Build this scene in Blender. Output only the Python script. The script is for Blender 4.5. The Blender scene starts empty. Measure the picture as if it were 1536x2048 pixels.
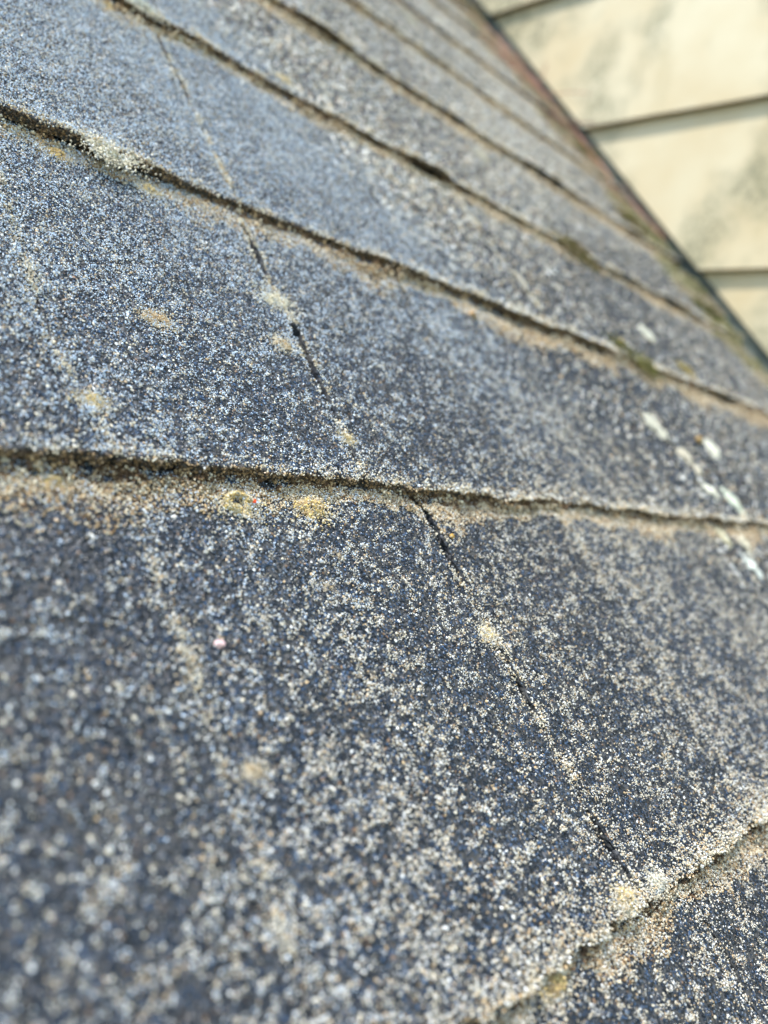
import bpy, math
import numpy as np
from mathutils import Matrix, Vector
R8 = np.random.default_rng(11)
SC = bpy.context.scene
COL = SC.collection
E = 0.127                      # shingle exposure (m): every course is this tall
TH = math.radians(44.35)       # roof pitch
BASE = Vector((0, 0, 4.0))     # where the roof's local origin stands
ROOF = Matrix.Translation(BASE) @ Matrix.Rotation(TH, 4, 'X')
WU = 6.812 * E                 # the wall, across the slope
T = 0.0038                     # how far a shingle's lip stands above the next course

# ---------------------------------------------------------------- camera
RC = np.array([[0.6976694900531701, -0.38528166858407287, 0.6039994358457814],
               [0.044084129627791235, -0.8183953060651634, -0.5729622260895282],
               [0.7150621456656125, 0.42636505352054854, -0.5539846288233186]])
CC = np.array([0.0, 0.17332568, 0.96938282]) * E
FPX = 1544.06
cam_d = bpy.data.cameras.new('camera')
cam = bpy.data.objects.new('camera', cam_d); COL.objects.link(cam)
m = Matrix(((RC[0][0], -RC[1][0], -RC[2][0], CC[0]),
            (RC[0][1], -RC[1][1], -RC[2][1], CC[1]),
            (RC[0][2], -RC[1][2], -RC[2][2], CC[2]), (0, 0, 0, 1)))
cam.matrix_world = ROOF @ m
cam_d.sensor_fit = 'VERTICAL'
cam_d.lens = 6.86; cam_d.sensor_height = 6.86 * 2048 / FPX; cam_d.sensor_width = cam_d.sensor_height * .75
cam_d.clip_start = 0.01; cam_d.clip_end = 3000
cam_d.dof.use_dof = True; cam_d.dof.focus_distance = 0.212; cam_d.dof.aperture_fstop = 1.95
SC.camera = cam

# ---------------------------------------------------------------- light
sun_roof = Vector((-0.34, 0.70, 0.60)).normalized()        # towards the sun, in roof coordinates
sdir = (Matrix.Rotation(TH, 3, 'X') @ sun_roof).normalized()
world = bpy.data.worlds.new('World'); SC.world = world; world.use_nodes = True
wn = world.node_tree.nodes; wl = world.node_tree.links
sky = wn.new('ShaderNodeTexSky'); sky.sky_type = 'NISHITA'; sky.sun_disc = False
sky.sun_elevation = math.asin(sdir.z); sky.sun_rotation = math.atan2(sdir.x, sdir.y)
sky.air_density = 2.0; sky.dust_density = .6; sky.ozone_density = 2.0
bg = wn['Background']; bg.inputs['Strength'].default_value = 0.15
wl.new(sky.outputs[0], bg.inputs['Color'])
sd = bpy.data.lights.new('sun', 'SUN'); sd.energy = 2.7; sd.angle = math.radians(.5); sd.color = (1, .93, .83)
so = bpy.data.objects.new('sun', sd); COL.objects.link(so)
so.rotation_euler = sdir.to_track_quat('Z', 'Y').to_euler()
SC.view_settings.view_transform = 'Standard'; SC.view_settings.look = 'None'
SC.view_settings.exposure = 1.22; SC.view_settings.gamma = 1

# ---------------------------------------------------------------- helpers
def hsh(ix, iy, s):
    h = (ix.astype(np.int64) * 374761393 + iy.astype(np.int64) * 668265263 + np.asarray(s).astype(np.int64) * 1442695041) & 0xffffffff
    h = ((h ^ (h >> 13)) * 1274126177) & 0xffffffff
    return ((h ^ (h >> 16)) & 0xffffff) / float(0xffffff)
def vn(x, y, s=0):
    x = np.asarray(x, float); y = np.asarray(y, float)
    ix = np.floor(x); iy = np.floor(y); fx = x - ix; fy = y - iy
    fx = fx * fx * (3 - 2 * fx); fy = fy * fy * (3 - 2 * fy)
    a = hsh(ix, iy, s); b = hsh(ix + 1, iy, s); c = hsh(ix, iy + 1, s); d = hsh(ix + 1, iy + 1, s)
    return (a * (1 - fx) + b * fx) * (1 - fy) + (c * (1 - fx) + d * fx) * fy
def fbm(x, y, s=0, o=3):
    t = 0; a = 1; n = 0
    for i in range(o):
        t = t + a * vn(x * 2 ** i, y * 2 ** i, s + i * 17); n += a; a *= .55
    return t / n
def sstep(a, b, x):
    t = np.clip((x - a) / (b - a), 0, 1); return t * t * (3 - 2 * t)
def depth(u, v, z=0):
    dx = u - CC[0]; dy = v - CC[1]; dz = z - CC[2]
    X = RC[0][0] * dx + RC[0][1] * dy + RC[0][2] * dz
    Y = RC[1][0] * dx + RC[1][1] * dy + RC[1][2] * dz
    Z = RC[2][0] * dx + RC[2][1] * dy + RC[2][2] * dz
    return X, Y, Z
def inview(u, v, mar=1.25):
    X, Y, Z = depth(u, v)
    Zs = np.maximum(Z, 1e-4)
    return (Z > .03) & (np.abs(X / Zs) < 768 / FPX * mar + .03) & (np.abs(Y / Zs) < 1024 / FPX * mar + .03)

def mesh_obj(name, verts, faces_flat, nper, mat, parent=None, col=None, smooth=False, local=True):
    me = bpy.data.meshes.new(name)
    verts = np.ascontiguousarray(verts, dtype=np.float32)
    faces_flat = np.ascontiguousarray(faces_flat, dtype=np.int32).ravel()
    nper = np.asarray(nper, dtype=np.int32)
    me.vertices.add(len(verts)); me.vertices.foreach_set('co', verts.ravel())
    me.loops.add(len(faces_flat)); me.loops.foreach_set('vertex_index', faces_flat)
    me.polygons.add(len(nper))
    st = np.zeros(len(nper), np.int32); st[1:] = np.cumsum(nper)[:-1]
    me.polygons.foreach_set('loop_start', st); me.polygons.foreach_set('loop_total', nper)
    me.polygons.foreach_set('use_smooth', np.full(len(nper), smooth, dtype=bool))
    me.update(calc_edges=True)
    if col is not None:
        at = me.color_attributes.new('Col', 'FLOAT_COLOR', 'POINT')
        c4 = np.ones((len(verts), 4), np.float32); c4[:, :3] = col
        at.data.foreach_set('color', c4.ravel())
    me.materials.append(mat)
    o = bpy.data.objects.new(name, me); COL.objects.link(o)
    if parent: o.parent = parent
    elif local: o.matrix_world = ROOF
    return o
def tag(o, label, cat, group=None, kind=None):
    if kind: o['kind'] = kind
    else: pass
    if label: o['label'] = label
    if cat: o['category'] = cat
    if group: o['group'] = group
    return o

class Buf:
    """collects geometry for one mesh"""
    def __init__(s): s.v = []; s.f = []; s.n = []; s.c = []; s.k = 0
    def add(s, v, f, nper, c):
        s.v.append(v); s.f.append((np.asarray(f) + s.k).ravel()); s.n.append(np.full(len(f), nper)); s.k += len(v)
        c = np.asarray(c, float)
        s.c.append(np.broadcast_to(c, (len(v), 3)) if c.ndim == 1 else c)
    def obj(s, name, mat, parent=None, smooth=False):
        return mesh_obj(name, np.concatenate(s.v), np.concatenate(s.f), np.concatenate(s.n), mat, parent, np.concatenate(s.c), smooth)

# grit templates
ph = (1 + 5 ** .5) / 2
ICO = np.array([(-1, ph, 0), (1, ph, 0), (-1, -ph, 0), (1, -ph, 0), (0, -1, ph), (0, 1, ph), (0, -1, -ph), (0, 1, -ph), (ph, 0, -1), (ph, 0, 1), (-ph, 0, -1), (-ph, 0, 1)]) / math.sqrt(1 + ph * ph)
ICF = np.array([(0, 11, 5), (0, 5, 1), (0, 1, 7), (0, 7, 10), (0, 10, 11), (1, 5, 9), (5, 11, 4), (11, 10, 2), (10, 7, 6), (7, 1, 8), (3, 9, 4), (3, 4, 2), (3, 2, 6), (3, 6, 8), (3, 8, 9), (4, 9, 5), (2, 4, 11), (6, 2, 10), (8, 6, 7), (9, 8, 1)])
OCT = np.array([(1, 0, 0), (-1, 0, 0), (0, 1, 0), (0, -1, 0), (0, 0, 1), (0, 0, -1)], float)
OCF = np.array([(0, 2, 4), (2, 1, 4), (1, 3, 4), (3, 0, 4), (2, 0, 5), (1, 2, 5), (3, 1, 5), (0, 3, 5)])
def chips(buf, P, S, C, fine=True, flat=.75):
    """P (n,3) centres, S (n) radii, C (n,3) colours"""
    n = len(P)
    if n == 0: return
    TV, TF = (ICO, ICF) if fine else (OCT, OCF)
    nv = len(TV)
    q = R8.normal(size=(n, 4)); q /= np.linalg.norm(q, axis=1)[:, None]
    w, x, y, z = q.T
    M = np.stack([1 - 2 * (y * y + z * z), 2 * (x * y - z * w), 2 * (x * z + y * w), 2 * (x * y + z * w), 1 - 2 * (x * x + z * z), 2 * (y * z - x * w),
                  2 * (x * z - y * w), 2 * (y * z + x * w), 1 - 2 * (x * x + y * y)], 1).reshape(n, 3, 3)
    st = R8.uniform(.65, 1.25, (n, 1, 3))
    V = TV[None] * st * (1 + R8.uniform(-.22, .22, (n, nv, 1)))
    V = np.einsum('nij,nkj->nki', M, V) * np.asarray(S)[:, None, None]
    V[:, :, 2] *= flat
    V += P[:, None, :]
    F = TF[None] + (np.arange(n) * nv)[:, None, None]
    buf.add(V.reshape(-1, 3), F.reshape(-1, 3), 3, np.repeat(C, nv, axis=0))

# ---------------------------------------------------------------- materials
def newmat(name):
    mt = bpy.data.materials.new(name); mt.use_nodes = True
    return mt, mt.node_tree.nodes, mt.node_tree.links, mt.node_tree.nodes['Principled BSDF']
def attr_mat(name, rough, spec, bump=0.0, bscale=2500, dust=0.0):
    mt, N, L, b = newmat(name)
    a = N.new('ShaderNodeAttribute'); a.attribute_name = 'Col'
    L.new(a.outputs['Color'], b.inputs['Base Color'])
    b.inputs['Roughness'].default_value = rough; b.inputs['Specular IOR Level'].default_value = spec
    if dust:      # pale crusts are powdery, dark grit is not
        rg = N.new('ShaderNodeMapRange'); rg.inputs['From Min'].default_value = .15; rg.inputs['From Max'].default_value = .6; rg.inputs['To Max'].default_value = dust
        L.new(a.outputs['Fac'], rg.inputs['Value']); L.new(rg.outputs[0], b.inputs['Sheen Weight']); b.inputs['Sheen Roughness'].default_value = .3
    if bump:
        tc = N.new('ShaderNodeTexCoord'); nz = N.new('ShaderNodeTexNoise'); nz.inputs['Scale'].default_value = bscale; nz.inputs['Detail'].default_value = 3
        bp = N.new('ShaderNodeBump'); bp.inputs['Strength'].default_value = bump; bp.inputs['Distance'].default_value = .0004
        L.new(tc.outputs['Object'], nz.inputs['Vector']); L.new(nz.outputs['Fac'], bp.inputs['Height']); L.new(bp.outputs['Normal'], b.inputs['Normal'])
    return mt
M_GRIT = attr_mat('mineral_grit', .25, .55, .3, 2600, 1.0)
M_DIRT = attr_mat('dry_dirt', .9, .2, .5, 2600)
M_MOSS = attr_mat('dry_moss', .85, .2, .5, 3000)

def ramp(N, L, src, stops):
    r = N.new('ShaderNodeValToRGB'); L.new(src, r.inputs['Fac'])
    e = r.color_ramp.elements
    while len(e) > 1: e.remove(e[-1])
    e[0].position = stops[0][0]; e[0].color = (*stops[0][1], 1)
    for p, c in stops[1:]:
        k = e.new(p); k.color = (*c, 1)
    return r.outputs['Color']
def mk_shingle_mat(name='asphalt_shingle', pale=(.055, .055, .055, 1)):
    mt, N, L, b = newmat(name)
    tc = N.new('ShaderNodeTexCoord')
    def noise(scale, det=3, rough=.6):
        n = N.new('ShaderNodeTexNoise'); n.inputs['Scale'].default_value = scale; n.inputs['Detail'].default_value = det; n.inputs['Roughness'].default_value = rough
        L.new(tc.outputs['Object'], n.inputs['Vector']); return n.outputs['Fac']
    vo = N.new('ShaderNodeTexVoronoi'); vo.inputs['Scale'].default_value = 850; L.new(tc.outputs['Object'], vo.inputs['Vector'])
    sep = N.new('ShaderNodeSeparateColor'); L.new(vo.outputs['Color'], sep.inputs[0])
    dark = ramp(N, L, sep.outputs[0], [(0, (.008, .01, .014)), (.6, (.018, .022, .03)), (.85, (.05, .055, .065)), (1, (.12, .12, .13))])
    def mathn(op, a, bb):
        k = N.new('ShaderNodeMath'); k.operation = op
        for i, s in enumerate((a, bb)):
            if isinstance(s, (int, float)): k.inputs[i].default_value = s
            else: L.new(s, k.inputs[i])
        return k.outputs[0]
    s1 = mathn('ADD', mathn('MULTIPLY', noise(260, 4, .7), .6), mathn('MULTIPLY', noise(30, 3), .4))
    s1 = mathn('ADD', s1, mathn('MULTIPLY', sep.outputs[1], .1))
    lm = ramp(N, L, s1, [(.53, (0, 0, 0)), (.62, (1, 1, 1))])
    mx = N.new('ShaderNodeMix'); mx.data_type = 'RGBA'
    L.new(lm, mx.inputs['Factor']); L.new(dark, mx.inputs['A']); mx.inputs['B'].default_value = pale
    L.new(mx.outputs['Result'], b.inputs['Base Color'])
    b.inputs['Roughness'].default_value = .55; b.inputs['Specular IOR Level'].default_value = .5
    bp = N.new('ShaderNodeBump'); bp.inputs['Strength'].default_value = .9; bp.inputs['Distance'].default_value = .0006; bp.invert = True
    L.new(vo.outputs['Distance'], bp.inputs['Height'])
    bp2 = N.new('ShaderNodeBump'); bp2.inputs['Strength'].default_value = .7; bp2.inputs['Distance'].default_value = .0012
    L.new(noise(420, 4, .7), bp2.inputs['Height']); L.new(bp.outputs['Normal'], bp2.inputs['Normal'])
    L.new(bp2.outputs['Normal'], b.inputs['Normal'])
    return mt
M_SH = mk_shingle_mat()
M_SH2 = mk_shingle_mat('asphalt_shingle_crusted', (.55, .53, .47, 1))      # beyond the loose-grit area

# ---------------------------------------------------------------- ground far below (the roof stands over it)
mt, N, L, b = newmat('lawn')
tc = N.new('ShaderNodeTexCoord'); nz = N.new('ShaderNodeTexNoise'); nz.inputs['Scale'].default_value = 3; nz.inputs['Detail'].default_value = 8
L.new(tc.outputs['Object'], nz.inputs['Vector'])
L.new(ramp(N, L, nz.outputs['Fac'], [(.35, (.035, .06, .02)), (.65, (.09, .11, .04))]), b.inputs['Base Color']); b.inputs['Roughness'].default_value = .95
g = mesh_obj('ground', [(-900, -900, 0), (900, -900, 0), (900, 900, 0), (-900, 900, 0)], [0, 1, 2, 3], [4], mt, local=False)
g['kind'] = 'structure'

# ---------------------------------------------------------------- roof
roof = bpy.data.objects.new('asphalt_roofing', None); COL.objects.link(roof); roof.matrix_world = ROOF
roof.empty_display_size = .05
tag(roof, 'weathered dark grey asphalt shingle roof speckled with pale lichen, sloping up beside the cream siding', 'roof')
mt, N, L, b = newmat('felt'); b.inputs['Base Color'].default_value = (.02, .018, .016, 1); b.inputs['Roughness'].default_value = .95
def box(x0, x1, y0, y1, z0, z1):
    v = [(x0, y0, z0), (x1, y0, z0), (x1, y1, z0), (x0, y1, z0), (x0, y0, z1), (x1, y0, z1), (x1, y1, z1), (x0, y1, z1)]
    f = [(0, 3, 2, 1), (4, 5, 6, 7), (0, 1, 5, 4), (1, 2, 6, 5), (2, 3, 7, 6), (3, 0, 4, 7)]
    return np.array(v, float), np.array(f)
v, f = box(-6 * E, WU + .02, -5 * E, 13 * E, -.03, -.0125)
mesh_obj('roof_deck', v, f, [4] * 6, mt, roof)

# slots between tabs: polyline u(v) (in units of E), v absolute
SLOT = {
    0: [[(0.0, .674), (.15, .670), (.48, .661), (.77, .652), (.98, .658), (1.1, .66)],
        [(0.0, 1.470), (.10, 1.461), (.2, 1.452), (.40, 1.443), (.47, 1.445), (.57, 1.432), (.72, 1.437), (.94, 1.437), (.99, 1.405), (1.1, 1.40)],
        [(0, 2.12), (1.1, 2.08)]],
    1: [[(.98, .63), (1.11, .617), (1.14, .60), (1.25, .572), (1.6, .570), (2.1, .565)], [(.98, 1.234), (1.13, 1.238), (1.31, 1.247), (1.51, 1.256), (1.7, 1.248), (1.83, 1.256), (2.1, 1.247)],
        [(.98, 1.907), (2.1, 1.90)], [(.98, 2.42), (2.1, 2.44)]],
    2: [[(1.98, 1.242), (2.39, 1.256), (2.75, 1.265), (3.1, 1.283)], [(1.98, 2.05), (3.1, 2.05)], [(1.98, 2.90), (3.1, 2.87)]],
    -1: [[(-1.02, .95), (.1, .95)], [(-1.02, 1.70), (-.1, 1.69), (.1, 1.69)]],
}
def slot_u(pl, v):
    a = np.array(pl); return np.interp(v, a[:, 0], a[:, 1])
def lipn(u, k):       # wander of the lip (E units)
    return (fbm(u * 5, u * 0 + k * 7.3, 5) - .5) * .035 + (fbm(u * 40, u * 0 + k * 3.1, 6) - .5) * .020
def surf(u, v, k):    # height of course k's top surface (E units in, metres out)
    t = v - k
    z = -T * t
    z = z + (fbm(u * 3.1, v * 3.1, 40 + k) - .5) * .0016 + (fbm(u * 16, v * 16, 60) - .5) * .0010
    if np.ndim(k) == 0 and k >= 1:      # lips that have curled up a little
        z = z + (.0009 if k == 1 else .0012 if k == 2 else .0028) * sstep(.52, .72, fbm(u * 1.9 + 3.3 * k, u * 0 + k * 5.1, 34, 2)) * np.exp(-np.maximum(t, 0) / .16)
    z = z + .0007 * np.exp(-(t / .07) ** 2) * (fbm(u * 4, u * 0 + k, 33) - .2)
    return z
def lichen(u, v, k, bnd):
    """share of pale flecks: lichen crust, plus painted sky sheen upslope; u, v in E units"""
    big = fbm(u * 2.2, v * 2.2, 81, 3); mid = fbm(u * 19, v * 19, 82, 3); fin = fbm(u * 80, v * 80, 83, 2)
    p = .04 + .95 * sstep(.53, .60, .10 * big + .28 * mid + .62 * fin)
    t = v - k
    p = p + .55 * sstep(.7, 1.9, v - .5 * np.abs(u - .4)) * (.5 + .8 * fin) + .6 * np.exp(-(t / .018) ** 2) + .35 * np.exp(-((1 - t) / .06) ** 2) + bnd * .45  # first added term: extra pale flecks upslope stand in for sky sheen
    return np.clip(p, 0, 1)
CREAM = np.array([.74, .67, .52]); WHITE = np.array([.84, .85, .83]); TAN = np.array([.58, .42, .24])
SHEEN_BLUE = np.array([.66, .80, .98])  # bluish sky sheen painted into the pale flecks
def grit_colour(n, pl, wh=0.):
    r = R8.random(n); base = np.array([.0055, .0105, .018])[None] * R8.uniform(.3, 1.9, (n, 1))
    c = base
    g4 = (r > .03) & (r < .26); c = np.where(g4[:, None], np.array([.022, .043, .082]) * R8.uniform(.5, 2.0, (n, 1)), c)     # blue grains of the blend
    g2 = r > .87; c = np.where(g2[:, None], np.array([.07, .09, .12]) * R8.uniform(.6, 1.7, (n, 1)), c)
    g3 = r < .025; c = np.where(g3[:, None], np.array([.16, .10, .06]) * R8.uniform(.6, 1.5, (n, 1)), c)
    li = R8.random(n) < pl
    t = R8.random((n, 1)); wh = np.asarray(wh).reshape(-1, 1); cc = np.where(t < .48 - .28 * wh, CREAM, np.where(t < .80 + .16 * wh, np.where((wh > .3) & (R8.random((n, 1)) < wh), SHEEN_BLUE, WHITE), TAN)) * R8.uniform(.55, 1.08, (n, 1))
    return np.where(li[:, None], cc, c), li

def slab(buf, uL, uR, k, va, vb, step, th=.0034):
    """solid shingle: top grid, bottom grid, sides. uL/uR functions of v (E units)"""
    nb = max(3, int((vb - va) * E / step)); na = max(3, int(float(uR(np.array([va]))[0] - uL(np.array([va]))[0]) * E / step))
    B = np.linspace(0, 1, nb + 1)[:, None] * np.ones((1, na + 1)); A = np.linspace(0, 1, na + 1)[None] * np.ones((nb + 1, 1))
    vv = va + B * (vb - va)
    l = uL(vv); r = uR(vv)
    uu = l + A * (r - l)
    if step < .0025:
        uu = uu + ((A < 1e-6) | (A > 1 - 1e-6)) * (fbm(vv * 50, uu * 9, 91) - .5) * .014
    vv = vv + lipn(uu, k) * (1 - B) ** 3
    zz = surf(uu, vv, k)
    top = np.stack([uu * E, vv * E, zz], -1).reshape(-1, 3)
    bot = top.copy(); bot[:, 2] -= th
    n1 = na + 1; idx = np.arange((nb + 1) * n1).reshape(nb + 1, n1); o = len(top)
    q = np.stack([idx[:-1, :-1], idx[:-1, 1:], idx[1:, 1:], idx[1:, :-1]], -1).reshape(-1, 4)
    fs = [q, q[:, ::-1] + o]
    for e in (idx[0, :], idx[-1, ::-1], idx[::-1, 0], idx[:, -1]):
        fs.append(np.stack([e[:-1], e[:-1] + o, e[1:] + o, e[1:]], -1))
    F = np.concatenate(fs)
    buf.add(np.concatenate([top, bot]), F, 4, np.array([.05, .05, .06]))

def gap_w(k, i, v):
    """half gap of slot (E units)"""
    f = fbm(v * 9, v * 0 + k * 5 + i * 2.3, 71)
    if (k, i) in ((0, 0), (1, 0), (0, 2)): return .0008 + .003 * sstep(.6, .75, f)
    w = .0030 + .005 * sstep(.45, .66, f)
    t = v - k
    if k == 0 and i == 1:
        w = w + .0085 * (.85 * sstep(.72, .74, t) * (1 - sstep(.99, 1.02, t)) + .75 * sstep(.38, .42, t) * (1 - sstep(.55, .59, t)) + .8 * sstep(.06, .10, t) * (1 - sstep(.16, .20, t)))
    if k == 1 and i == 1:
        w = w + .0085 * (.8 * sstep(.24, .42, t) * (1 - sstep(.50, .54, t)) + .7 * sstep(.76, .80, t) * (1 - sstep(.92, .95, t)))
    if k == 2 and i == 0:
        w = .0020 + .0055 * sstep(.45, .6, t) * (1 - sstep(.92, .99, t))
    return w
def crust_on_slot(k, i, v):
    t = v - k
    c = .35 + .5 * fbm(v * 7, v * 0 + i, 72 + k) + (.35 if (k, i) in ((0, 0), (1, 0), (0, 2)) else 0)
    if k == 0 and i == 1: c = c * (1 - .7 * sstep(.70, .74, t))
    return c

UMIN, UMAX = -5.0, (WU - .004) / E
grit_total = 0
for k in range(-3, 12):
    # visible u range of the course
    us = np.linspace(-.3, UMAX, 160); vis = inview(us * E, np.full(160, (k + .5) * E), 1.15) | inview(us * E, np.full(160, k * E), 1.15) | inview(us * E, np.full(160, (k + 1) * E), 1.15)
    vb = k + 1.05
    if vis.any(): a, c = max(-.8, us[vis].min() - .35), min(UMAX, us[vis].max() + .3)
    else: a, c = None, None
    lines = list(SLOT.get(k, []))
    if a is None:
        edges = []
    else:
        edges = [(None, pl, i) for i, pl in enumerate(lines)]
        last = lines[-1][0][1] if lines else a + R8.uniform(.2, .6)
        if not lines: edges.append((None, [(k, last), (k + 1, last)], 0))
        u = last
        while True:
            u += (.70 if u < 3 else 1.15) * R8.uniform(.93, 1.08)
            if u > c - .35: break
            edges.append((None, [(k - .02, u), (k + 1.1, u + R8.uniform(-.02, .02))], len(edges)))
    bounds = [('c', UMIN)] + [('s', pl, i) for _, pl, i in edges] + [('c', UMAX)]
    if a is not None and bounds[1][0] == 's':
        first = bounds[1][1][0][1]
    for j in range(len(bounds) - 1):
        Lb, Rb = bounds[j], bounds[j + 1]
        def fl(v, Lb=Lb, k=k): return np.full_like(v, Lb[1]) if Lb[0] == 'c' else slot_u(Lb[1], v) + gap_w(k, Lb[2], v)
        def fr(v, Rb=Rb, k=k): return np.full_like(v, Rb[1]) if Rb[0] == 'c' else slot_u(Rb[1], v) - gap_w(k, Rb[2], v)
        # leave hairline in place between strips out of view
        mid = (max(-.2, float(fl(np.array([k + .5]))[0])) + min(c or 2, float(fr(np.array([k + .5]))[0]))) / 2
        X, Y, Z = depth(mid * E, (k + .5) * E)
        seen = a is not None
        near = seen and Z < .40
        if Lb[0] == 'c' and seen:         # part beyond the frame on the left: own shingle
            u0 = -.8
            if float(fr(np.array([k + .5]))[0]) > .2:
                bo = Buf(); slab(bo, lambda v: np.full_like(v, UMIN), lambda v: np.full_like(v, u0 - .012), k, k, vb, .02)
                bo.obj('shingle', M_SH2, roof)
                def fl(v, u0=u0): return np.full_like(v, u0)
        bo = Buf()
        slab(bo, fl, fr, k, k, vb, .0012 if near else (.003 if seen else .02))
        if seen:
            uA = float(fl(np.array([k + .5]))[0]) - .08; uB = float(fr(np.array([k + .5]))[0]) + .08
            area = (uB - uA) * 1.0 * E * E
            for cls in range(5):
                # classes: 0 main grit, 1 pale flecks on top, 2 dust on the front edge, 3 grit far away, 4 coarse clumps
                if cls == 0: n = int(area / (.00066 ** 2))
                elif cls == 1: n = int(area / (.00042 ** 2))
                elif cls == 2: n = int((uB - uA) * E * .0034 / (.00055 ** 2))
                elif cls == 3: n = int(area / (.0016 ** 2))
                else: n = int(area / (.0034 ** 2))
                uu = R8.uniform(uA, uB, n); tt = R8.random(n)
                if cls == 2: tt = tt * 0
                else: tt = tt * 1.0 + .002
                vv = k + tt
                vv = vv + lipn(uu, k) * (1 - tt / 1.05) ** 3
                X, Y, Z = depth(uu * E, vv * E)
                ok = inview(uu * E, vv * E, 1.55)
                lo = fl(vv); hi = fr(vv)
                ok &= (uu > lo + .002) & (uu < hi - .002)
                zl = .36 + .05 * R8.random(n)
                if cls in (0, 1): ok &= (Z < zl)
                elif cls == 3: ok &= (Z >= zl)
                elif cls == 2: ok &= (Z < .6)
                uu, vv, tt, Z, lo, hi = uu[ok], vv[ok], tt[ok], Z[ok], lo[ok], hi[ok]
                n = len(uu)
                if n == 0: continue
                bd = np.zeros(n)
                if Lb[0] == 's': bd = np.maximum(bd, np.exp(-((uu - lo) / .022) ** 2) * crust_on_slot(k, Lb[2], vv))
                if Rb[0] == 's': bd = np.maximum(bd, np.exp(-((uu - hi) / .022) ** 2) * crust_on_slot(k, Rb[2], vv))
                z = surf(uu, vv, k)
                pl = lichen(uu, vv, k, bd) * (.8 + .45 * ((k * 53 + j * 29) % 11) / 11.)
                pl = pl * (1 - .35 * sstep(.60, .72, fbm(uu * 4.7, vv * 4.7, 88, 3)))
                wht = np.maximum(sstep(.0, 1.2, vv - .5 * uu + .3), .45 * (1 - sstep(.5, 1.3, uu)))  # whiter and bluer flecks upslope and left: sky sheen put into colour
                tone = .75 + .6 * ((k * 37 + j * 61) % 17) / 17.
                if cls == 0:
                    s = R8.uniform(.00020, .00047, n)
                    C, li = grit_colour(n, pl * .25); C = np.where(li[:, None], C, C * tone); z = z + s * .25
                    P = np.stack([uu * E, vv * E, z], 1)
                    chips(bo, P, s, C, fine=True, flat=.6)
                elif cls == 1:
                    kp = R8.random(n) < pl * .9
                    uu, vv, z, pl = uu[kp], vv[kp], z[kp], pl[kp]; n = len(uu)
                    s = R8.uniform(.00010, .00024, n) * (1 + .5 * (R8.random(n) > .93))
                    z = z + .00045 + R8.random(n) * .0007 * (.4 + pl)
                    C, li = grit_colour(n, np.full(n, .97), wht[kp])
                    chips(bo, np.stack([uu * E, vv * E, z], 1), s, C, fine=False, flat=1)
                elif cls == 2:
                    z = z - R8.random(n) * .0034
                    s = R8.uniform(.0003, .0006, n)
                    C = np.where(R8.random((n, 1)) < .35, np.array([.34, .23, .13]), np.array([.09, .062, .04])) * R8.uniform(.5, 1.5, (n, 1))
                    chips(bo, np.stack([uu * E, vv * E - .0001, z], 1), s, C, fine=False)
                elif cls == 3:
                    s = R8.uniform(.0006, .0012, n)
                    C, li = grit_colour(n, pl * .60, .2)
                    s = s * np.where(li, 1.0, .85)
                    chips(bo, np.stack([uu * E, vv * E, z + s * .2], 1), s, C, fine=False)
                else:
                    kp = (R8.random(n) < pl * .32)
                    uu, vv, z = uu[kp], vv[kp], z[kp]; n = len(uu)
                    if n == 0: continue
                    # clumps: several flecks heaped together
                    m_ = 7; r_ = np.repeat(R8.uniform(.0005, .0011, n), m_)
                    P = np.repeat(np.stack([uu * E, vv * E, z + .0007], 1), m_, 0) + R8.normal(size=(n * m_, 3)) * r_[:, None] * np.array([.6, .6, .3])
                    C, li = grit_colour(n * m_, np.full(n * m_, .93))
                    chips(bo, P, R8.uniform(.00014, .00032, n * m_), C, fine=False, flat=1)
        if len(bo.v):
            grit_total += sum(len(q) for q in bo.n)
            cols = np.concatenate(bo.c)
            o = mesh_obj('shingle', np.concatenate(bo.v), np.concatenate(bo.f), np.concatenate(bo.n), M_SH, roof, cols)
            o.data.materials.append(M_GRIT)
            mi = np.ones(len(o.data.polygons), np.int32); mi[:int(bo.n[0].shape[0])] = 0
            o.data.polygons.foreach_set('material_index', mi)
print('roof faces', grit_total, 'children', len(roof.children))

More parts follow.
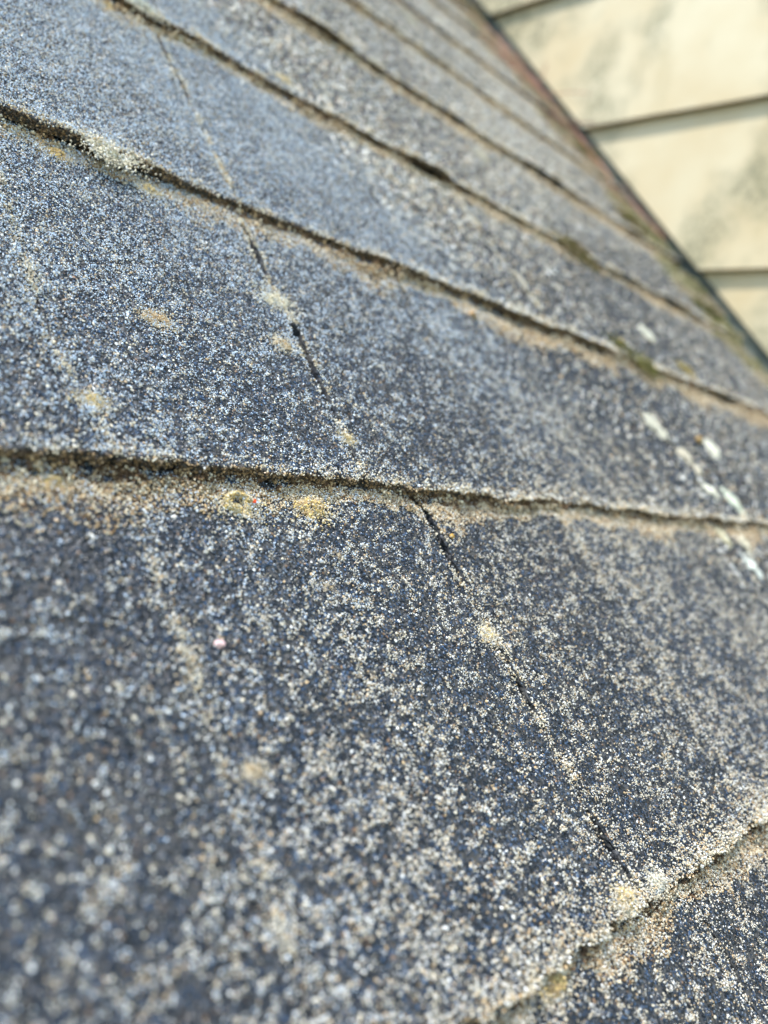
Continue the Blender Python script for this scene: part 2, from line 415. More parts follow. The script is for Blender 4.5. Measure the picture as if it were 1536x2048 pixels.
# ---------------------------------------------------------------- dirt and dry crust caught under the lips
db = Buf()
for k in range(-1, 8):
    n = 160000 if k in (0, 1) else 140000
    uu = R8.uniform(-.1, UMAX, n)
    D = .035 + .085 * sstep(.30, .75, fbm(uu * 3.4, uu * 0 + k * 9.1, 21, 4))
    D = D * (.55 + .6 * fbm(uu * 28, uu * 0 + k, 22))
    q = np.clip(-np.log(R8.random(n) + 1e-6) * .42, 0, 1.6)
    if k == 0: D = D * .55
    if k == 1: D = D * .8
    d = q * D
    vv = k + lipn(uu, k) - d - .004
    X, Y, Z = depth(uu * E, vv * E)
    ok = inview(uu * E, vv * E, 1.2)
    ok &= R8.random(n) < np.clip(.30 / np.maximum(Z, .1), .15, 1) ** 1
    gate = .25 + .75 * sstep(.38, .60, fbm(uu * 2.6, uu * 0 + k * 2.2, 29, 3))
    q = np.minimum(q, 1.0); H = gate * .0046 * sstep(.30, .62, fbm(uu * 7, uu * 0 + k * 4.4, 23, 3)) * (.6 + .8 * fbm(uu * 45, vv * 45, 27, 2))
    void = fbm(uu * 24, vv * 24, 24)                     # dark holes right below the lip
    ok &= ~((void < .51) & (q < .42))
    for si, pl_ in enumerate(SLOT.get(k - 1, [])):
        ok &= ~(np.abs(uu - slot_u(pl_, vv)) < gap_w(k - 1, si, vv) * 1.1 * (gap_w(k - 1, si, vv) > .004))
    base = surf(uu, vv, k - 1)
    h = base + .0003 + R8.random(n) * H * (1 - q) ** .8
    s = R8.uniform(.00014, .00042, n) * np.clip(Z / .22, 1, 2.6)
    r = R8.random((n, 1))
    C = np.where(r < .36, TAN * .95, np.where(r < .66, CREAM, np.where(r < .86, np.array([.24, .15, .08]), np.array([.05, .045, .045])))) * R8.uniform(.6, 1.1, (n, 1))
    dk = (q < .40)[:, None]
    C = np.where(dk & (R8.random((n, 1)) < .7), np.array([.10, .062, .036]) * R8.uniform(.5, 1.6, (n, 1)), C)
    chips(db, np.stack([uu * E, vv * E, h], 1)[ok], s[ok], C[ok], fine=False, flat=1)
for k in range(0, 8):
    n = 1500 if k < 2 else 1100
    uu = R8.uniform(0, UMAX, n); d = .004 + np.abs(R8.normal(size=n)) * .016; vv = k + lipn(uu, k) - d
    cl = fbm(uu * 13, uu * 0 + k, 99, 3)
    ok = inview(uu * E, vv * E, 1.2) & (R8.random(n) < sstep(.40, .60, cl))
    uu, vv, d = uu[ok], vv[ok], d[ok]; n = len(uu); m_ = 9
    if n == 0: continue
    X, Y, Z = depth(uu * E, vv * E)
    rr = np.repeat(R8.uniform(.0005, .0013, n), m_)
    P = np.repeat(np.stack([uu * E, vv * E, surf(uu, vv, k - 1) + R8.random(n) * .0026 * np.exp(-d / .03)], 1), m_, 0) + R8.normal(size=(n * m_, 3)) * rr[:, None] * .5
    t_ = np.repeat(R8.random(n), m_)[:, None]
    C = np.where(t_ < .45, np.array([.16, .10, .06]), np.where(t_ < .8, TAN, CREAM)) * R8.uniform(.5, 1.2, (n * m_, 1))
    chips(db, P, R8.uniform(.0002, .0005, n * m_) * np.repeat(np.clip(Z / .22, 1, 2.2), m_), C, fine=False, flat=1)
for k in range(-1, 6):
    n = 26000 if k == 0 else 10000
    uu = R8.uniform(0, UMAX, n); t = -np.log(R8.random(n) + 1e-6) * (.016 if k else .03) - .008
    vv = k + lipn(uu, k) + t
    X, Y, Z = depth(uu * E, vv * E)
    cl = sstep(.40, .62, fbm(uu * 20, vv * 20, 95, 3))
    ok = inview(uu * E, vv * E, 1.2) & (R8.random(n) < .15 + .85 * cl) & (R8.random(n) < np.clip(.25 / Z, .2, 1))
    z = surf(uu, vv, k) + R8.random(n) * (.0005 + .0014 * cl * (1.5 if k == 0 else .8))
    C = np.where(R8.random((n, 1)) < .55, CREAM, np.where(R8.random((n, 1)) < .5, TAN, WHITE)) * R8.uniform(.6, 1.1, (n, 1))
    chips(db, np.stack([uu * E, vv * E, z], 1)[ok], (R8.uniform(.00014, .0004, n) * np.clip(Z / .22, 1, 2.4))[ok], C[ok], fine=False, flat=1)
for (k, i, dens) in ((0, 0, .65), (1, 0, .7), (0, 2, .12), (2, 2, .35), (1, 1, .6), (0, 1, .9), (2, 0, .5)):
    n = int(2600 * dens); vv = k + R8.random(n) * .97; gw = gap_w(k, i, vv)
    sd_ = np.where(R8.random(n) < .5, -1, 1)
    uu = slot_u(SLOT[k][i], vv) + (gw + .003) * sd_ + R8.normal(size=n) * (.003 + .012 * R8.random(n) ** 2) + .004 * (fbm(vv * 30, vv * 0 + i, 45) - .5)
    X, Y, Z = depth(uu * E, vv * E)
    cl = sstep(.46, .64, fbm(uu * 9, vv * 24, 97 + i, 3))
    ok = inview(uu * E, vv * E, 1.2) & (R8.random(n) < .12 + .88 * cl) & ~((gw > .005) & (np.abs(uu - slot_u(SLOT[k][i], vv)) < gw))
    z = surf(uu, vv, k) + .0002 + R8.random(n) * (.0004 + .0010 * cl)
    C = np.where(R8.random((n, 1)) < .6, CREAM, np.where(R8.random((n, 1)) < .5, TAN, WHITE)) * R8.uniform(.6, 1.1, (n, 1))
    chips(db, np.stack([uu * E, vv * E, z], 1)[ok], (R8.uniform(.00014, .00036, n) * np.clip(Z / .2, 1, 2.2))[ok], C[ok], fine=False, flat=1)
o = db.obj('crevice_dirt', M_DIRT)
tag(o, 'tan and brown dirt caught in the steps under the shingle edges', 'dirt', kind='stuff')

# ---------------------------------------------------------------- pixel of the photograph -> point on the roof plane (survey helper, run once for positions)
def at(x, y, n=0.0):
    d = RC.T @ np.array([x - 768, y - 1024, FPX]); t = (n - CC[2]) / d[2]
    return CC + t * d

# ---------------------------------------------------------------- crust and moss clumps
YEL = np.array([.82, .63, .27]); PAL = np.array([.74, .70, .54]); GRN = np.array([.17, .16, .05]); DGR = np.array([.07, .07, .03]); OCH = np.array([.50, .33, .10])
def clump(x, y, r, cols, label, cat='moss', group=None, h=.55, ring=False, name='moss_clump', n=1500):
    c = at(x, y, -.002)
    bo = Buf()
    a = R8.uniform(0, 2 * np.pi, n); rr = np.sqrt(R8.random(n))
    if ring: rr = .55 + .45 * rr; a = a * .72
    lob = .7 + .5 * fbm(np.cos(a) * 2 + x, np.sin(a) * 2 + y, 3)
    px = np.cos(a) * rr * r * lob; py = np.sin(a) * rr * r * lob * .8
    if cat == 'moss': px = px * 1.7; py = py * .8
    hh = (1 - (rr if not ring else np.abs(rr - .75) * 2.5) ** 2) * h * r * (.5 + fbm(px / r * 3 + x, py / r * 3, 9)) 
    # the clump sits on a solid cushion
    kk = math.floor(c[1] / E + .02)
    zz = surf((c[0] + px) / E, (c[1] + py) / E, kk)
    zb = np.minimum(zz, 0)
    P = np.stack([c[0] + px, c[1] + py, zb + R8.random(n) ** .6 * hh], 1)
    # loose lobes around the cushion
    nl = 7; la = R8.uniform(0, 2 * np.pi, nl); lr = R8.uniform(.35, 1.0, nl) * r; ls = R8.uniform(.16, .42, nl) * r
    j = R8.integers(0, nl, n); pick = R8.random(n) < .62
    off = R8.normal(size=(n, 3)); off /= np.linalg.norm(off, axis=1)[:, None]; off *= ls[j][:, None] * R8.random((n, 1)) ** .4
    Q = np.stack([c[0] + np.cos(la[j]) * lr[j] * (2.2 if cat == 'moss' else 1.15) + off[:, 0], c[1] + np.sin(la[j]) * lr[j] * .7 + off[:, 1], zb + ls[j] * .5 * h + np.abs(off[:, 2]) * h * 1.2], 1)
    if not ring: P = np.where(pick[:, None], Q, P)
    else: P = np.where((pick & (R8.random(n) < .5))[:, None], Q, P)
    cc = np.array(cols); C = cc[R8.integers(0, len(cc), n)] * R8.uniform(.5, 1.15, (n, 1))
    s = R8.uniform(.03, .085, n) * r
    out = R8.random(n) < .30
    oa = R8.uniform(0, 2 * np.pi, n); orr = r * (.7 + np.abs(R8.normal(size=n)) * .75)
    ox = c[0] + np.cos(oa) * orr * 1.2; oy = c[1] + np.sin(oa) * orr * .8
    P = np.where(out[:, None], np.stack([ox, oy, np.minimum(surf(ox / E, oy / E, kk), .001) + .0003 + R8.random(n) * r * .1], 1), P)
    C = np.where((out & (R8.random(n) < .6))[:, None] & (cat != 'moss'), CREAM * R8.uniform(.6, 1.1, (n, 1)), C)
    chips(bo, P, s, C, fine=False, flat=1)
    # short threads that stick out
    for q in range(60):
        i = R8.integers(0, n); p0 = P[i]; dr = R8.normal(size=3); dr[2] = abs(dr[2]) + .4; dr /= np.linalg.norm(dr)
        sd_ = np.cross(dr, [0, .3, 1]); sd_ /= np.linalg.norm(sd_); s2 = np.cross(dr, sd_)
        w = r * .018; ln = r * R8.uniform(.2, .42)
        V = np.array([p0 + sd_ * w, p0 - sd_ * w * .5 + s2 * w, p0 - sd_ * w * .5 - s2 * w, p0 + dr * ln])
        bo.add(V, np.array([(0, 1, 3), (1, 2, 3), (2, 0, 3)]), 3, C[i] * 1.1)
    o = bo.obj(name, M_MOSS)
    # origin at the clump
    me = o.data; off = Vector((float(c[0]), float(c[1]), 0)); me.transform(Matrix.Translation(-off)); o.matrix_world = ROOF @ Matrix.Translation(off)
    tag(o, label, cat, group or 'crusty clumps on the shingles')
    return o
clump(480, 1003, .0042, [YEL, PAL, CREAM, YEL], 'curled pale yellow lichen clump touching the small red fleck under the sharp shingle edge', 'lichen', ring=True, h=.55)
clump(628, 1012, .0044, [YEL, YEL, CREAM, TAN], 'yellow crusty lichen clump just right of the red fleck under the sharp shingle edge', 'lichen')
clump(108, 955, .0024, [YEL, TAN], 'small yellow lichen tuft at the far left under the sharp shingle edge', 'lichen')
clump(215, 322, .0062, [PAL, WHITE, CREAM], 'large whitish lichen clump filling the step of the second edge at left', 'lichen')
clump(118, 300, .0034, [TAN, YEL], 'tan lichen tuft left of the large whitish clump', 'lichen')
clump(300, 372, .0032, [YEL, CREAM], 'pale yellow lichen tuft right of the large whitish clump', 'lichen')
clump(400, 402, .0036, [TAN, CREAM], 'tan lichen lump in the step where a dirt post rises', 'lichen')
clump(566, 168, .0042, [YEL, CREAM], 'yellowish lichen lump on the third shingle edge near the top left', 'lichen')
clump(278, 22, .0052, [PAL, WHITE, np.array([.45, .50, .42])], 'pale greenish white lichen clump at the top left corner of the third edge', 'lichen')
clump(220, 6, .0036, [YEL, TAN], 'yellow tan lichen tuft at the picture top left of the greenish white clump', 'lichen')
clump(312, 642, .0034, [TAN, CREAM, TAN], 'tan round bump of lichen alone on the left shingle face', 'lichen', h=.5)
clump(688, 884, .0022, [YEL, CREAM], 'pale yellow bump near the lower end of the middle slot', 'lichen')
clump(178, 812, .0026, [CREAM, YEL], 'cream lichen bump on the faint slot at far left', 'lichen')
clump(550, 600, .0042, [PAL, CREAM], 'cream crust bridging the middle of the slot with dark openings', 'lichen', h=.35)
clump(562, 690, .0030, [CREAM, TAN], 'tan crust bump left of the dark opening in the slot', 'lichen', h=.5)
clump(975, 1268, .0030, [CREAM, YEL, WHITE], 'cream crust bridging the narrow dark slot in the front shingle', 'lichen', h=.5)
clump(1298, 1770, .0032, [PAL, CREAM, WHITE], 'tall cream lichen tuft where the slot meets the bottom right edge', 'lichen', h=1.0)
clump(1235, 1805, .0034, [YEL, CREAM], 'yellow cream tuft left of the tallest tuft on the bottom right edge', 'lichen', h=.8)
clump(1110, 1965, .0034, [YEL, TAN], 'yellow tan lichen tuft on the lower part of the bottom right edge', 'lichen', h=.8)
clump(872, 1526, .0013, [WHITE, CREAM], 'small round white lichen dot on the front shingle', 'lichen', n=300)
clump(675, 1108, .0016, [TAN, CREAM], 'small tan lichen dot below the yellow clump', 'lichen', n=300)
clump(658, 1170, .0018, [CREAM, CREAM, TAN], 'small cream lichen dot lower of the pair below the yellow clump', 'lichen', n=300)
clump(505, 1545, .0020, [CREAM, TAN], 'loose whitish lichen patch in the blurred lower left shingle', 'lichen', h=.35)
clump(1137, 497, .011, [DGR, GRN, TAN * .5], 'dark olive moss clump on the third edge right of centre', 'moss', 'moss in the shingle steps')
clump(1172, 520, .009, [GRN, TAN * .6, DGR], 'olive brown moss clump lower right of the dark olive one', 'moss', 'moss in the shingle steps')
clump(1238, 700, .0075, [GRN, DGR], 'green moss tuft left of two on the second edge at right', 'moss', 'moss in the shingle steps')
clump(1284, 735, .0085, [GRN, GRN * 1.4, DGR], 'bright green moss tuft right of two on the second edge', 'moss', 'moss in the shingle steps')
clump(1240, 692, .0045, [np.array([.7, .55, .12])], 'small yellow lichen dot above the green moss tuft', 'lichen', n=400)
clump(1366, 742, .006, [GRN * 1.3, YEL * .7], 'small yellow green moss tuft near the lower end of the second edge', 'moss', 'moss in the shingle steps')
clump(1412, 626, .014, [DGR, GRN], 'dark green moss against the flashing below the lowest siding lap', 'moss', 'moss in the shingle steps')
clump(1255, 447, .016, [DGR, GRN, TAN * .5], 'dark moss patch by the flashing at mid height', 'moss', 'moss in the shingle steps')
clump(1190, 322, .020, [GRN, YEL * .5, DGR], 'yellow green moss by the flashing below the middle siding lap', 'moss', 'moss in the shingle steps')

def chipthing(x, y, r, col, label, cat, name, n=0.0):
    c = at(x, y, n); bo = Buf()
    a = np.linspace(0, 2 * np.pi, 9)[:-1] + R8.uniform(-.25, .25, 8); rr = r * R8.uniform(.7, 1.15, 8)
    ring = np.stack([np.cos(a) * rr, np.sin(a) * rr * .7, R8.uniform(-.1, .1, 8) * r], 1)
    tp = ring * .8 + np.array([0, 0, r * .45]); bt = ring - np.array([0, 0, r * .3])
    V = np.concatenate([bt, ring, tp]) 
    F = []
    for lvl in (0, 8):
        for i in range(8): F.append((lvl + i, lvl + (i + 1) % 8, lvl + 8 + (i + 1) % 8, lvl + 8 + i))
    bo.v.append(V); bo.f.append(np.array(F).ravel()); bo.n.append(np.full(16, 4)); bo.c.append(np.tile(col, (24, 1))); 
    bo.f.append(np.arange(16, 24)); bo.n.append(np.array([8])); bo.f.append(np.arange(7, -1, -1)); bo.n.append(np.array([8]))
    o = bo.obj(name, M_DIRT); 
    o.matrix_world = ROOF @ Matrix.Translation(Vector((float(c[0]), float(c[1]), float(n) - .0002))) @ Matrix.Rotation(.35, 4, 'Y')
    tag(o, label, cat); return o
chipthing(510, 1002, .00085, (.75, .10, .03), 'tiny bright red fleck lying under the sharp shingle edge', 'fleck', 'red_fleck', -.0022)
chipthing(441, 1286, .0014, (.80, .55, .55), 'small pale pink stone chip on the front shingle', 'stone chip', 'stone_chip', -.001)
chipthing(905, 1072, .0012, (.55, .33, .07), 'small ochre seed husk beside the narrow dark slot', 'husk', 'seed_husk', -.0025)
chipthing(945, 628, .0030, (.40, .27, .15), 'orange tan bark flake below the second shingle edge', 'bark flake', 'bark_flake', -.002)
chipthing(1398, 880, .0042, (.46, .31, .14), 'orange brown bark flake between the white lichen patches', 'bark flake', 'bark_flake', -.0005)

def patch(x, y, rl, rw, ang, label, col=(.74, .73, .62)):
    """flat lobed lichen crust, long radius rl, short rw, turned by ang in the roof plane"""
    c = at(x, y, -.001); n = 46; rings = 6; rl *= .75; rw *= 1.35
    k = math.floor(c[1] / E); V = []; F = []
    a = np.linspace(0, 2 * np.pi, n, endpoint=False)
    rad = .35 + 1.0 * fbm(np.cos(a) * 2.6 + x, np.sin(a) * 2.6 + y, 14, 3) - .08 * np.cos(7 * a + x)
    for j in range(1, rings + 1):
        q = j / rings
        lx = np.cos(a) * rad * q * rl; ly = np.sin(a) * rad * q * rw
        px = c[0] + lx * math.cos(ang) - ly * math.sin(ang); py = c[1] + lx * math.sin(ang) + ly * math.cos(ang)
        z = surf(px / E, py / E, k) + .0013 + .0006 * (fbm(px * 900, py * 900, 4) - .5) + (.0004 if j in (4, 5) else 0)
        if j == rings: z -= .0022
        V.append(np.stack([px, py, z], 1))
    V = np.concatenate(V + [np.array([[c[0], c[1], surf(c[0] / E, c[1] / E, k) + .0013]])])
    ce = len(V) - 1
    bo = Buf()
    m_ = 3000; a = R8.uniform(0, 2 * np.pi, m_); q_ = R8.random(m_) ** .6 * 1.35 * (.75 + .5 * R8.random(m_))
    lx = np.cos(a) * q_ * rl * np.interp(a, np.linspace(0, 2 * np.pi, n), rad); ly = np.sin(a) * q_ * rw * np.interp(a, np.linspace(0, 2 * np.pi, n), rad)
    px = c[0] + lx * math.cos(ang) - ly * math.sin(ang); py = c[1] + lx * math.sin(ang) + ly * math.cos(ang)
    kp = (fbm(px * 330 + x, py * 330, 19, 3) + .25 * (1 - q_)) > .50
    px, py, q_ = px[kp], py[kp], q_[kp]; m_ = len(px)
    chips(bo, np.stack([px, py, surf(px / E, py / E, k) + .0007 + .0008 * R8.random(m_) * (q_ < 1)], 1), R8.uniform(.0003, .0008, m_), np.array(col) * R8.uniform(.6, 1.15, (m_, 1)), fine=False, flat=.8)
    o = bo.obj('lichen_patch', M_MOSS)
    off = Vector((float(c[0]), float(c[1]), 0)); o.data.transform(Matrix.Translation(-off)); o.matrix_world = ROOF @ Matrix.Translation(off)
    tag(o, label, 'lichen', 'pale lichen patches near the wall')
patch(1292, 668, .011, .0055, 2.0, 'single pale white lichen patch above the second shingle edge')
patch(1308, 850, .013, .006, 2.1, 'long cream lichen patch, highest of those below the second edge', (.62, .60, .50))
patch(1422, 896, .0095, .006, 2.0, 'white oval lichen patch right of the orange brown flake')
patch(1368, 910, .007, .005, 2.0, 'cream lichen patch left of the white oval one', (.60, .55, .44))
patch(1392, 942, .005, .0035, 2.2, 'small cream lichen patch below the white oval one', (.60, .55, .44))
patch(1462, 1003, .010, .0055, 2.1, 'large greenish white lichen patch resting at the sharp edge on the right', (.66, .70, .58))
patch(1418, 985, .0055, .004, 2.1, 'small white lichen patch left of the large greenish white one')
patch(1508, 1128, .0085, .0048, 2.1, 'bluish white lichen patch at the right border below the sharp edge', (.72, .76, .70))
patch(1452, 1070, .008, .004, 2.1, 'yellowish lichen patch just below the sharp edge on the right', (.60, .56, .40))
patch(1495, 1085, .007, .0035, 2.1, 'narrow cream lichen patch above the bluish white one', (.62, .58, .46))
patch(965, 310, .010, .0055, 2.0, 'faint cream lichen patch on the fourth shingle course', (.50, .47, .38))
patch(820, 35, .016, .010, 2.0, 'faint cream lichen patch near the top of the roof', (.50, .47, .38))

# ---------------------------------------------------------------- siding wall
def mk_paint():
    mt, N, L, b = newmat('cream_paint')
    tc = N.new('ShaderNodeTexCoord')
    def nz(sc, det=4, rough=.6, scale=(1, 1, 1)):
        mp = N.new('ShaderNodeMapping'); mp.inputs['Scale'].default_value = scale; L.new(tc.outputs['Object'], mp.inputs['Vector'])
        n = N.new('ShaderNodeTexNoise'); n.inputs['Scale'].default_value = sc; n.inputs['Detail'].default_value = det; n.inputs['Roughness'].default_value = rough
        L.new(mp.outputs[0], n.inputs['Vector']); return n.outputs['Fac']
    base = ramp(N, L, nz(9, 3), [(.3, (.54, .44, .27)), (.7, (.61, .545, .39))])
    def over(a, fac, c, amt):
        mx = N.new('ShaderNodeMix'); mx.data_type = 'RGBA'
        k = N.new('ShaderNodeMath'); k.operation = 'MULTIPLY'; L.new(fac, k.inputs[0]); k.inputs[1].default_value = amt
        L.new(k.outputs[0], mx.inputs['Factor']); L.new(a, mx.inputs['A']); mx.inputs['B'].default_value = (*c, 1); return mx.outputs['Result']
    def mul(a, c):
        k = N.new('ShaderNodeMath'); k.operation = 'MULTIPLY'; L.new(a, k.inputs[0]); L.new(c, k.inputs[1]); return k.outputs[0]
    # mildew grows in blotches, speckled
    bl = ramp(N, L, nz(6.5, 4), [(.45, (0, 0, 0)), (.60, (1, 1, 1))])
    sp = ramp(N, L, nz(130, 5, .7), [(.34, (.15, .15, .15)), (.58, (1, 1, 1))])
    c = over(base, mul(bl, sp), (.19, .185, .11), .9)
    st = ramp(N, L, nz(26, 4, .6, (1, 1, .16)), [(.55, (0, 0, 0)), (.74, (1, 1, 1))])
    c = over(c, mul(st, ramp(N, L, nz(5, 2), [(.4, (.15, .15, .15)), (.65, (1, 1, 1))])), (.34, .29, .15), .75)
    L.new(c, b.inputs['Base Color']); b.inputs['Roughness'].default_value = .6
    bp = N.new('ShaderNodeBump'); bp.inputs['Strength'].default_value = .5; bp.inputs['Distance'].default_value = .0012
    L.new(nz(150, 4, .6, (1, 1, .12)), bp.inputs['Height']); L.new(bp.outputs['Normal'], b.inputs['Normal'])
    return mt
M_PAINT = mk_paint()
M_UNDER, N, L, b = newmat('lap_underside_shade'); b.inputs['Base Color'].default_value = (.10, .07, .04, 1); b.inputs['Roughness'].default_value = .9  # shade under the laps put into the colour of the board undersides
wall = bpy.data.objects.new('lap_siding', None); COL.objects.link(wall); wall.location = BASE + Vector((WU, 0, 0))
wall.empty_display_size = .05
tag(wall, 'cream painted lap siding wall with green mildew rising from the roof', 'wall')
ES = 1.4496 * E; S0 = 5.595 * E; HS = .0120 / math.cos(TH); TT = math.tan(TH)
S_LO = -5.2 * E
bt = .0095      # butt thickness
for i in range(-4, 9):
    h0 = S0 - i * ES; h1 = h0 + ES + .02
    # outline in (s, t): t >= s*TT + HS
    s_top = (h1 - HS) / TT; s_bot = (h0 - HS) / TT
    pts = []
    if s_top < S_LO: continue
    if s_bot > S_LO: pts = [(S_LO, h0), (s_bot, h0), (s_top, h1), (S_LO, h1)]
    else: pts = [(S_LO, S_LO * TT + HS), (s_top, h1), (S_LO, h1)]
    # grid between left border and the raking cut
    nt = 14; ns = 60
    V = []
    t0 = pts[0][1]
    for jt in range(nt + 1):
        t = t0 + (h1 - t0) * jt / nt
        se = max(S_LO + 1e-4, (t - HS) / TT)
        for js in range(ns + 1):
            s = S_LO + (se - S_LO) * js / ns
            prof = -bt * (1 - (t - h0) / (ES + .02)) - .0015
            prof += .0010 * (float(vn(np.array(s * 9), np.array(t * 9 + i * 5), 2)) - .5)
            wob = .0010 * (float(vn(np.array(s * 14), np.array(i * 3.3), 7)) - .5) if jt == 0 else 0
            V.append((prof, s, t + wob))
    V = np.array(V); o2 = len(V); Bk = V.copy(); Bk[:, 0] += .009
    n1 = ns + 1; idx = np.arange((nt + 1) * n1).reshape(nt + 1, n1)
    q = np.stack([idx[:-1, :-1], idx[1:, :-1], idx[1:, 1:], idx[:-1, 1:]], -1).reshape(-1, 4)
    fs = [q, q[:, ::-1] + o2]
    for e in (idx[0, :], idx[-1, ::-1], idx[::-1, 0], idx[:, -1]): fs.append(np.stack([e[:-1], e[1:], e[1:] + o2, e[:-1] + o2], -1))
    F = np.concatenate(fs)
    # roof line runs along +Y up: the wall's s axis is horizontal +Y (up the slope)
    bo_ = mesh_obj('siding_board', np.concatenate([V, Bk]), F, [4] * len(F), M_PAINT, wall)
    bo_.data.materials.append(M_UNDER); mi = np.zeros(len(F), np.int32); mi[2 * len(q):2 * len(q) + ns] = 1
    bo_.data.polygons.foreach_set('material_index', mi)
# sheathing behind the boards
pts = [(0.014, S_LO, -1.2), (0.014, 9 * E, -1.2), (0.014, 9 * E, 16 * E), (0.014, S_LO, 16 * E)]
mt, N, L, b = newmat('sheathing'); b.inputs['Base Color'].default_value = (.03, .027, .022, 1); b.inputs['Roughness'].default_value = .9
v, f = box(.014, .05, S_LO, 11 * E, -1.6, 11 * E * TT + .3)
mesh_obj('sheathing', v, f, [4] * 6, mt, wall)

# ---------------------------------------------------------------- flashing
mt, N, L, b = newmat('weathered_metal')
tc = N.new('ShaderNodeTexCoord'); nz = N.new('ShaderNodeTexNoise'); nz.inputs['Scale'].default_value = 60; nz.inputs['Detail'].default_value = 5
L.new(tc.outputs['Object'], nz.inputs['Vector'])
L.new(ramp(N, L, nz.outputs['Fac'], [(.35, (.05, .06, .055)), (.6, (.11, .13, .115)), (.75, (.17, .17, .13))]), b.inputs['Base Color'])
b.inputs['Roughness'].default_value = .6; b.inputs['Metallic'].default_value = .35
fla = bpy.data.objects.new('step_flashing', None); COL.objects.link(fla); fla.matrix_world = ROOF
tag(fla, 'dark grey green metal step flashing in the corner between roof and siding', 'flashing')
for k in range(-3, 12):
    prof = [(WU - .0010, .050), (WU - .0010, -.0005), (WU - .0035, -.0028), (WU - .03, -.0045)]
    V = []; n = 18; lift = .0006
    for j in range(n + 1):
        v_ = (k - .04 + 1.12 * j / n) * E; t = j / n
        for (a_, z_) in prof: V.append((a_ - .0008 * (1 - t), v_, z_ + (1 - t) * lift + .0006 * math.sin(j * 1.7 + k)))
        for (a_, z_) in prof: V.append((a_ - .0008 * (1 - t) + .0006, v_, z_ + (1 - t) * lift + .0006 * math.sin(j * 1.7 + k) - .0006))
    F = []
    for j in range(n):
        for a_ in range(3):
            o1 = j * 8 + a_; F.append((o1, o1 + 1, o1 + 9, o1 + 8)); o1 += 4; F.append((o1, o1 + 8, o1 + 9, o1 + 1))
        F.append((j * 8, j * 8 + 8, j * 8 + 12, j * 8 + 4)); F.append((j * 8 + 3, j * 8 + 7, j * 8 + 15, j * 8 + 11))
    F += [(0, 4, 5, 1), (1, 5, 6, 2), (2, 6, 7, 3)]
    mesh_obj('flashing_panel', np.array(V), np.array(F), [4] * len(F), mt, fla)

# ---------------------------------------------------------------- litter along the wall
lb = Buf(); n = 48000
vv = R8.uniform(-2, 9, n); w = .15 + .75 * fbm(vv * 1.3, vv * 0, 51, 3) * (1 + .35 * sstep(3.5, 6, vv)); q = R8.random(n) ** 2.6
uu = UMAX - .05 - q * w
kk = np.floor(vv); base = surf(uu, vv, kk)
hh = .006 * (1 - q) ** 1.5 * sstep(.25, .7, fbm(vv * 6, uu * 6, 52))
ok = inview(uu * E, vv * E, 1.2)
r = R8.random((n, 1)); gm = (fbm(vv * 3, vv * 0 + 3, 53) + .10 * (vv < 4) > .52)[:, None]
C = np.where(r < .4, np.array([.38, .31, .19]), np.where(r < .62, np.array([.50, .45, .32]), np.where(r < .8, np.array([.17, .12, .08]), np.array([.10, .10, .09]))))
C = np.where(gm & (R8.random((n, 1)) < .5), np.array([.17, .18, .06]), C) * R8.uniform(.6, 1.2, (n, 1))
C = np.where((vv > 4.5)[:, None] & (R8.random((n, 1)) < .10), np.array([.38, .17, .11]) * R8.uniform(.6, 1.2, (n, 1)), C)
chips(lb, np.stack([uu * E, vv * E, base + .0004 + R8.random(n) * hh], 1)[ok], R8.uniform(.0007, .0017, n)[ok], C[ok], fine=False, flat=.8)
o = lb.obj('leaf_litter', M_DIRT)
tag(o, 'ochre and brown crumbled leaf litter lying along the flashing', 'litter', kind='stuff')

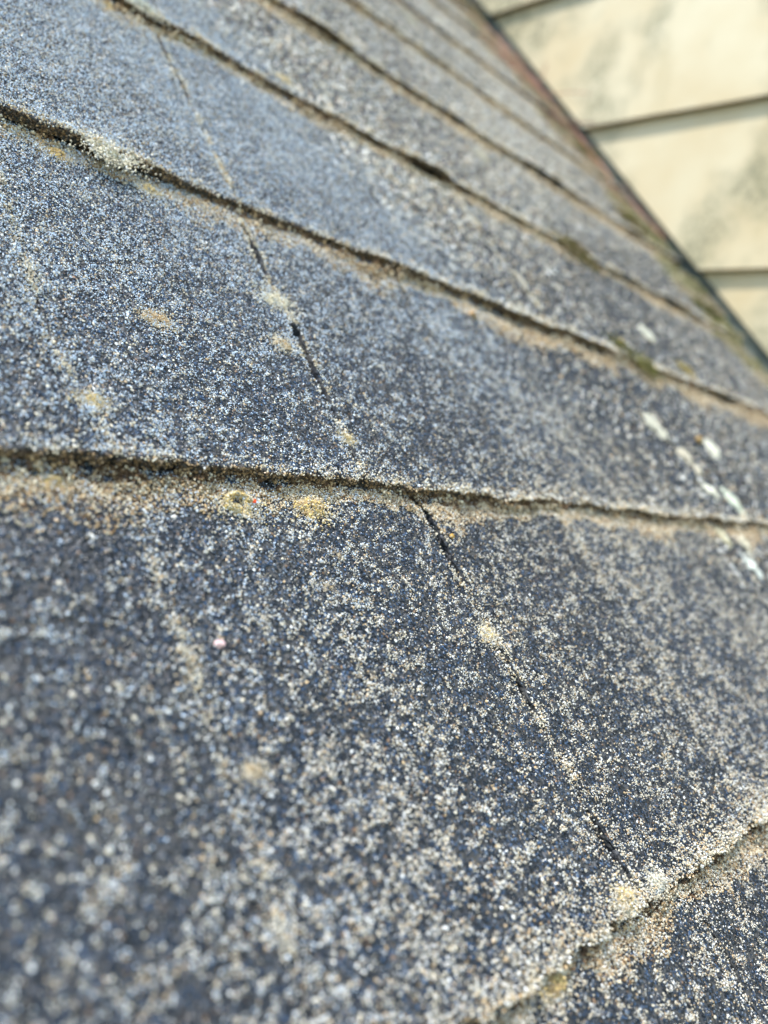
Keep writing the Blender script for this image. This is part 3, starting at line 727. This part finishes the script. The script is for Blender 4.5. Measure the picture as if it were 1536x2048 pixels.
# ---------------------------------------------------------------- pine needles
mt, N, L, b = newmat('dry_needle'); b.inputs['Roughness'].default_value = .55
tc = N.new('ShaderNodeTexCoord'); nz = N.new('ShaderNodeTexNoise'); nz.inputs['Scale'].default_value = 90
L.new(tc.outputs['Object'], nz.inputs['Vector']); L.new(ramp(N, L, nz.outputs['Fac'], [(.35, (.26, .10, .06)), (.65, (.48, .25, .18))]), b.inputs['Base Color'])
def needle(P, rad, label, group):
    P = [Vector(p) for p in P]; org = P[0].copy(); P = [p - org for p in P]
    # smooth
    for _ in range(2):
        Q = [P[0]]
        for a_, c_ in zip(P[:-1], P[1:]): Q += [a_ * .75 + c_ * .25, a_ * .25 + c_ * .75]
        P = Q + [P[-1]]
    V = []; F = []; ns = 6
    for i, p in enumerate(P):
        d = (P[min(i + 1, len(P) - 1)] - P[max(i - 1, 0)]).normalized(); s = d.cross(Vector((.1, .2, 1))).normalized(); t = d.cross(s)
        r_ = rad * (1 if 0 < i < len(P) - 2 else .35)
        for j in range(ns):
            a_ = 2 * math.pi * j / ns; V.append(p + s * math.cos(a_) * r_ + t * math.sin(a_) * r_ * .7)
    for i in range(len(P) - 1):
        for j in range(ns): F.append((i * ns + j, i * ns + (j + 1) % ns, (i + 1) * ns + (j + 1) % ns, (i + 1) * ns + j))
    npq = [4] * len(F); fl_ = [x for f_ in F for x in f_]
    fl_ += list(range(ns - 1, -1, -1)) + [(len(P) - 1) * ns + j for j in range(ns)]; npq += [ns, ns]
    o = mesh_obj('pine_needle', np.array([tuple(v_) for v_ in V]), fl_, npq, mt, None, smooth=True)
    o.matrix_world = ROOF @ Matrix.Translation(org)
    tag(o, label, 'pine needle', group); return o
G1 = 'dry pine needles lying along the flashing'
for i in range(26):
    v0 = R8.uniform(3.9, 8.2) * E; u0 = WU - R8.uniform(.006, .075) * (1 if v0 < 6 * E else 1.5); ln = R8.uniform(.06, .11)
    a_ = math.pi / 2 + R8.normal() * .28; bend = R8.uniform(-.25, .25)
    pp = []
    for j in range(5):
        s = j / 4; aa = a_ + bend * s
        x_ = u0 + math.cos(aa) * ln * s; y_ = v0 + math.sin(aa) * ln * s
        x_ = min(x_, WU - .004)
        pp.append((x_, y_, float(surf(np.array(x_ / E), np.array(y_ / E), math.floor(y_ / E))) + .004 + R8.uniform(0, .004)))
    needle(pp, .00075, 'reddish brown dry pine needle lying in the drift along the flashing', G1)
G2 = 'dry pine needles leaning against the siding'
for (x0, y0, dz, dv, lab) in [(1185, 275, .045, -.05, 'pinkish dry needle leaning on the siding just below the middle lap, longest of three'),
                         (1150, 240, .03, .02, 'pinkish dry needle leaning on the siding above the middle lap'),
                         (1225, 325, .028, -.03, 'pinkish dry needle leaning on the siding, lowest of three')]:
    c = at(x0, y0); u0 = WU - .028
    needle([(u0 - .02, c[1] + .02, .003), (u0, c[1], .006), (WU - .024, c[1] + dv * .5, dz * .7), (WU - .022, c[1] + dv, dz)], .0009, lab, G2)
